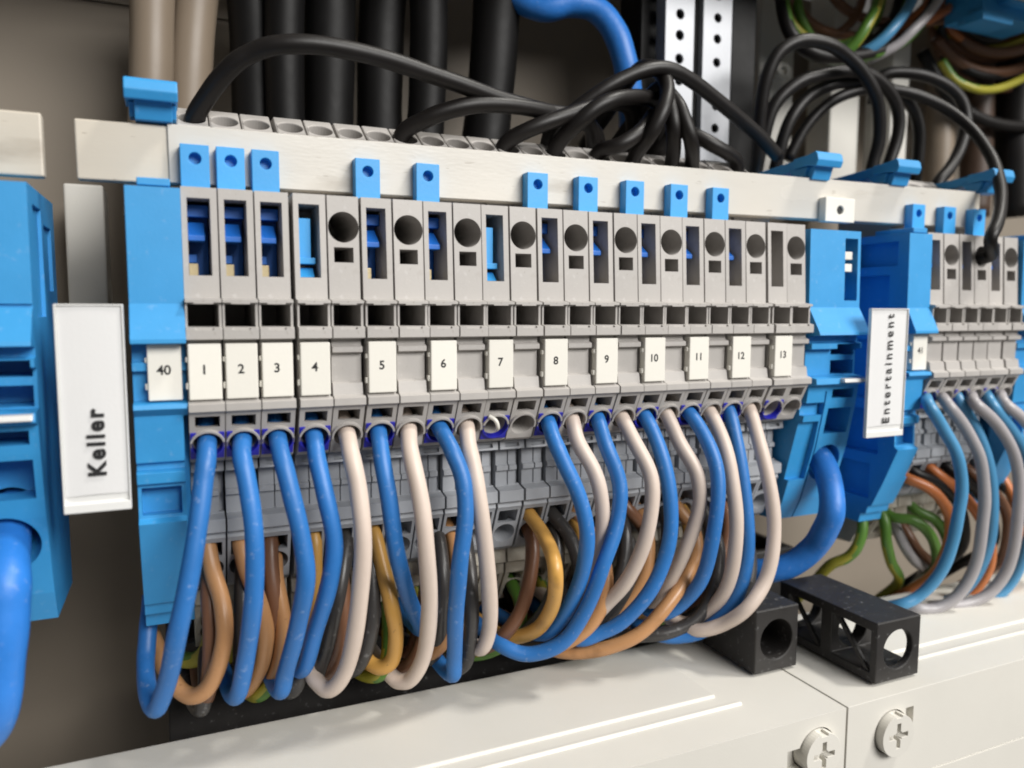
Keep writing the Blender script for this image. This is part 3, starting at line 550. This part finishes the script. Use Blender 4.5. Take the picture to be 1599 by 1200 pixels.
# ------------------------------------------------------------------ black cables above the busbar
TG = 'thin black cables above the busbar'
UPE = (0, 2, -7)
for pts, ys, lb, post in [
    ([(302, 188), (330, 142), (362, 104), (400, 79), (450, 69), (525, 75), (600, 92), (700, 126), (794, 159), (860, 176), (920, 190)], [21, 16, 12, 12, 14, 16, 18, 22], 'black cable arching from the left end of the busbar', (5, 7, -9)),
    ([(627, 211), (664, 187), (713, 169), (765, 163), (835, 171), (880, 182), (930, 205)], [21, 17, 16, 17, 20, 24], 'black cable making the low hump right of the long arch', (5, 7, -9)),
    ([(786, 228), (835, 199), (896, 177), (935, 165), (985, 170)], [21, 18, 17, 20, 26], 'black cable leaning right above the sixth blue tab', (5, 7, -9)),
    ([(867, 232), (900, 195), (940, 163), (980, 152), (1030, 165)], [21, 17, 15, 17, 24], 'black cable leaning right above the eighth blue tab', (5, 7, -9)),
    ([(860, 205), (896, 175), (940, 142), (989, 116), (1038, 107), (1080, 126), (1127, 163), (1184, 211), (1215, 245)], [24, 20, 18, 18, 20, 22, 24], 'black cable arching in front of the perforated strips', None),
    ([(989, 248), (1013, 215), (1034, 175), (1042, 138), (1030, 112), (1000, 105)], [21, 16, 14, 15, 20, 26], 'black cable bending upright below the perforated strips', (-2, 9, -7)),
    ([(1050, 252), (1052, 205), (1046, 165), (1030, 135)], [21, 17, 17, 22], 'black cable standing behind the upright bend', (-2, 9, -7)),
    ([(1080, 260), (1079, 220), (1064, 175), (1048, 150), (1030, 140)], [21, 16, 15, 18, 22], 'black cable right of the upright bend', (-2, 9, -7)),
    ([(1152, 256), (1119, 230), (1083, 211), (1050, 205)], [22, 20, 22, 26], 'short black cable at the right end of the grey top row', (-2, 9, -7)),
    ([(932, 240), (965, 228), (997, 208), (1020, 180)], [21, 17, 17, 22], 'short black cable above the seventh blue tab', (-2, 9, -7)),
    ([(1184, 250), (1186, 187), (1194, 131), (1215, 84), (1250, 64), (1294, 70), (1331, 94), (1359, 131), (1373, 175), (1372, 225), (1362, 259)], [30, 28, 26, 24, 22, 22, 22, 24, 26], 'black cable forming the tallest arch at the right', (0, 1, -7)),
    ([(1190, 225), (1209, 165), (1244, 131), (1287, 116), (1343, 112), (1381, 134), (1403, 175), (1401, 218), (1387, 259)], [32, 30, 28, 27, 27, 28, 29], 'black cable forming the second arch at the right', (0, 1, -7)),
    ([(1215, 245), (1234, 187), (1268, 147), (1318, 128), (1375, 134), (1418, 159), (1434, 193), (1434, 250)], [34, 32, 31, 30, 31, 32], 'black cable forming the third arch at the right', (0, 1, -7)),
    ([(1375, 119), (1424, 115), (1468, 128), (1499, 153), (1509, 187), (1502, 225), (1484, 262), (1462, 290)], [34, 30, 27, 26, 25, 24], 'black cable curling down beside the right clip', (0, 1, -7))]:
    free_wire(pts, ys, 'w_dark', lb, 1.6, grp=TG, cat='cable', name='cable', pre=UPE, post=post)
hc = Vector((XR[3]+2.5, 1.8, 22.2))
L = [P(px, py, y) for (px, py), y in zip([(1230, 250), (1262, 193), (1303, 156), (1350, 140), (1412, 143), (1468, 165), (1515, 200), (1547, 243), (1561, 285), (1563, 322), (1556, 352), (1546, 374)], [36, 34, 32, 30, 28, 24, 18, 11, 5, 0, -2.5, -3])] + [hc+Vector((.5, -1.6, .3)), hc+Vector((0, 1.5, -.5)), hc+Vector((0, 6, -.6))]
wire('cable', L, 1.45, 'w_dark', 'black cable sweeping over the busbar into the round hole at the right', 'cable', TG)

# ------------------------------------------------------------------ background above the row
def upright(px0, px1, y0, y1, Y, r, m, label, grp, sag=0):
    pts = [P(px0 + (px1-px0)*t + sag*math.sin(t*3.1), y0 + (y1-y0)*t, Y) for t in (0, .33, .66, 1)]
    return wire('cable', pts, r, m, label, 'cable', grp)
BG = 'thick cables running up the back panel'
for i, (a, b, Y, r, s) in enumerate([(388, 398, 54, 4.9, 6), (446, 455, 48, 4.0, -6), (515, 508, 52, 5.4, 3), (602, 596, 55, 5.2, -6), (668, 652, 49, 4.3, 8), (778, 742, 50, 5.6, 7)]):
    upright(a, b, -60, 330, Y, r, 'w_sheath', f'thick black cable behind the busbar, {["first","second","third","fourth","fifth","sixth"][i]} from the left', BG, s)
upright(238, 228, -60, 340, 50, 4.1, 'w_beige', 'beige cable behind the left lever clip', BG, 3)
upright(310, 290, -60, 340, 54, 4.3, 'w_beige', 'beige cable right of the left lever clip', BG, -4)
free_wire([(770, -30), (814, 2), (851, 15), (892, 6), (932, 16), (961, 52), (976, 98), (984, 150), (986, 230)], [50, 46, 42, 40, 38, 36, 36, 38, 40], 'w_cable', 'thick blue cable bending down at the top middle', 2.9, grp='thick blue cables', cat='cable', name='cable')
# perforated strips
def strip(px0, px1, Y, holes, y_top, y_bot, label):
    a, b = P(px0, 100, Y), P(px1, 100, Y); zt, zb = P(px0, y_top, Y).z, P(px0, y_bot, Y).z
    t = thing('perforated_strip', ((a.x+b.x)/2, Y, zb), label, 'metal strip', 'perforated metal strips'); hw = (b.x-a.x)/2
    zs = [P((px0+px1)/2, h, Y).z - zb for h in holes]
    cuts = [lambda bm, z=z: cyl(bm, (0, -3, z), (0, 6, z), 1.15, 20) for z in zs]
    def f(bm): zprism(bm, [(-hw, 0), (hw, 0), (hw, 4), (hw-.8, 4), (hw-.8, .9), (-hw+.8, .9), (-hw+.8, 4), (-hw, 4)], 0, zt-zb)
    link('channel', build('channel', f, cuts, .15), 'steel', t)
HS = [-50, -13, 22, 55, 92, 126, 160, 195]
strip(1038, 1083, 38, HS, -70, 330, 'galvanised perforated strip, left one of the pair')
strip(1097, 1141, 38, [h+6 for h in HS if h != 126], -70, 330, 'galvanised perforated strip, right one of the pair')
def post(px0, px1, Y, d, m, label, name='upright_post', cat='post', y0=-70, y1=340):
    a, b = P(px0, 100, Y), P(px1, 100, Y); zt, zb = P(px0, y0, Y).z, P(px0, y1, Y).z
    return tag(link(name, build(name, lambda bm: box(bm, 0, b.x-a.x, 0, d, 0, zt-zb), (), .5, 3), m, None, (a.x, Y, zb)), label, cat)
post(1000, 1036, 44, 10, 'w_sheath', 'black upright post left of the perforated strips')
post(1084, 1096, 40, 8, 'w_sheath', 'narrow black upright between the perforated strips')
post(1142, 1180, 40, 12, 'w_sheath', 'black upright post right of the perforated strips')
post(1186, 1240, 62, 8, 'cover', 'cream cable duct beside the black upright post', 'cable_duct', 'duct')
post(1300, 1345, 60, 10, 'cover', 'cream cable duct behind the black arches', 'cable_duct', 'duct')
post(1395, 1422, 52, 10, 'cover', 'narrow cream duct right of the black arches', 'cable_duct', 'duct')
c = P(1219, 112, 61)
tag(link('boss', build('boss', lambda bm: cyl(bm, (0, -1.6, 0), (0, 1, 0), 2.6, 28), [lambda bm: cyl(bm, (0, -3, 0), (0, 0, 0), 1.2, 20)], .3, 3), 'cover', None, c), 'cream screw boss on the duct left of the black arches', 'boss')
upright(1470, 1462, -60, 340, 58, 4.5, 'w_beige', 'beige cable behind the curling black cable', BG, 3)
upright(1530, 1520, -60, 340, 56, 4.8, 'w_dbrown', 'brown cable at the upper right', BG, 3)
upright(1590, 1585, -60, 340, 54, 6.5, 'w_dark', 'black cable at the upper right edge', BG, -3)
post(88, 152, 58, 12, 'cover', 'pale grey duct piece above the Keller sign', 'cable_duct', 'duct', 285, 520)
CG = 'coloured wires in the upper right corner'
for m, two, pts, ys, lb, r in [
    ('w_green', 'w_dark', [(1220, -30), (1224, 20), (1238, 58), (1270, 84), (1312, 90), (1360, 84), (1405, 66), (1450, 20), (1470, -30)], [44, 40, 38, 38, 40, 44], 'dark green wire in the lowest loop at the top right', 2.4),
    ('w_yellow', GY, [(1385, -40), (1370, 5), (1355, 38), (1330, 74), (1300, 95)], [40, 36, 34, 36, 40], 'yellow and green wire slanting down at the top right', 1.9),
    ('w_steel', None, [(1440, -40), (1422, 5), (1398, 40), (1369, 70), (1335, 90)], [40, 36, 34, 36, 40], 'blue wire slanting down at the top right', 1.9),
    ('w_grey', None, [(1485, -40), (1463, 5), (1431, 42), (1398, 73), (1355, 94)], [38, 34, 33, 36, 40], 'grey wire slanting down at the top right', 1.7),
    ('w_orange', None, [(1530, -40), (1500, 0), (1460, 26), (1420, 44), (1380, 58)], [44, 42, 40, 40, 44], 'orange brown wire slanting across the top right', 1.7),
    ('w_orange', None, [(1470, -40), (1452, 0), (1430, 25), (1400, 50)], [46, 44, 42, 44], 'orange brown wire behind the grey slanting wire', 1.7),
    ('w_brown', None, [(1285, -40), (1305, 0), (1343, 28), (1400, 36), (1460, 34), (1520, 10), (1560, -40)], [48, 46, 45, 45, 46, 48], 'brown wire sagging in a wide arc at the top', 1.8),
    ('w_brown', None, [(1235, -40), (1250, 20), (1285, 48), (1340, 58), (1400, 66)], [50, 47, 46, 46, 48], 'brown wire inside the dark green loop', 1.8),
    ('w_green', 'w_yellow', [(1470, 95), (1490, 124), (1521, 139), (1552, 140), (1587, 128), (1620, 110)], [46, 44, 42, 42, 42, 44], 'green and yellow wire sagging at the right edge', 1.6),
    ('w_brown', None, [(1460, 60), (1500, 100), (1550, 115), (1620, 100)], [50, 48, 46, 46], 'brown wire sagging above the green and yellow one', 2.2),
    ('w_brown', None, [(1470, 20), (1510, 70), (1560, 85), (1620, 70)], [52, 48, 46, 46], 'brown wire high at the right edge', 2.4),
    ('w_dark', None, [(1440, 80), (1480, 150), (1540, 190), (1620, 200)], [52, 50, 48, 48], 'black wire sagging lowest at the right edge', 2.4),
    ('w_dark', None, [(1500, 40), (1540, 62), (1580, 50), (1640, 20)], [48, 46, 46, 46], 'black wire looping below the blue terminal corner', 2.2)]:
    free_wire(pts, ys, m, lb, r*.78, two, CG)
for k, (m, two, cx, cy, rx, ry, Y, lb) in enumerate([
    ('w_green', 'w_yellow', 1300, -10, 78, 82, 42, 'green and yellow wire in the middle loop at the top right'), ('w_dark', None, 1310, -20, 95, 100, 44, 'black wire in the outer loop at the top right'),
    ('w_brown', None, 1290, -30, 60, 86, 47, 'brown wire in the inner loop at the top right'), ('w_green', None, 1330, -25, 88, 122, 46, 'olive green wire in the deepest loop at the top right'),
    ('w_orange', None, 1540, 10, 70, 62, 50, 'orange brown wire in the corner coil'), ('w_brown', None, 1545, 0, 88, 92, 52, 'brown wire in the outer corner coil'),
    ('w_dark', None, 1550, 40, 80, 80, 48, 'black wire in the lower corner coil'), ('w_brown', None, 1560, 30, 105, 110, 54, 'brown wire in the widest corner coil'),
    ('w_green', 'w_yellow', 1545, -20, 100, 96, 49, 'green and yellow wire in the corner coil'), ('w_dark', None, 1570, 90, 95, 100, 53, 'black wire in the lowest corner coil')]):
    L = [P(cx+rx*math.cos(a), cy+ry*math.sin(a), Y+2*math.sin(3*a+k)) for a in (math.radians(d) for d in range(-20, 201, 22))]
    wire('wire', L, 1.25, m, lb, 'wire', CG, two)
a = P(1535, 20, 30)
def f(bm): box(bm, 0, 26, 0, 12, 0, 10); box(bm, -2.5, 10, -2, 6, -2.6, 0); box(bm, 6, 26, -3.5, 2, 3, 5)
tag(link('blue_terminal', build('blue_terminal', f, [lambda bm: box(bm, 2, 24, -2, 6, 6, 8)], .2), 'blue', None, a), 'dark blue terminal piece in the top right corner', 'terminal')
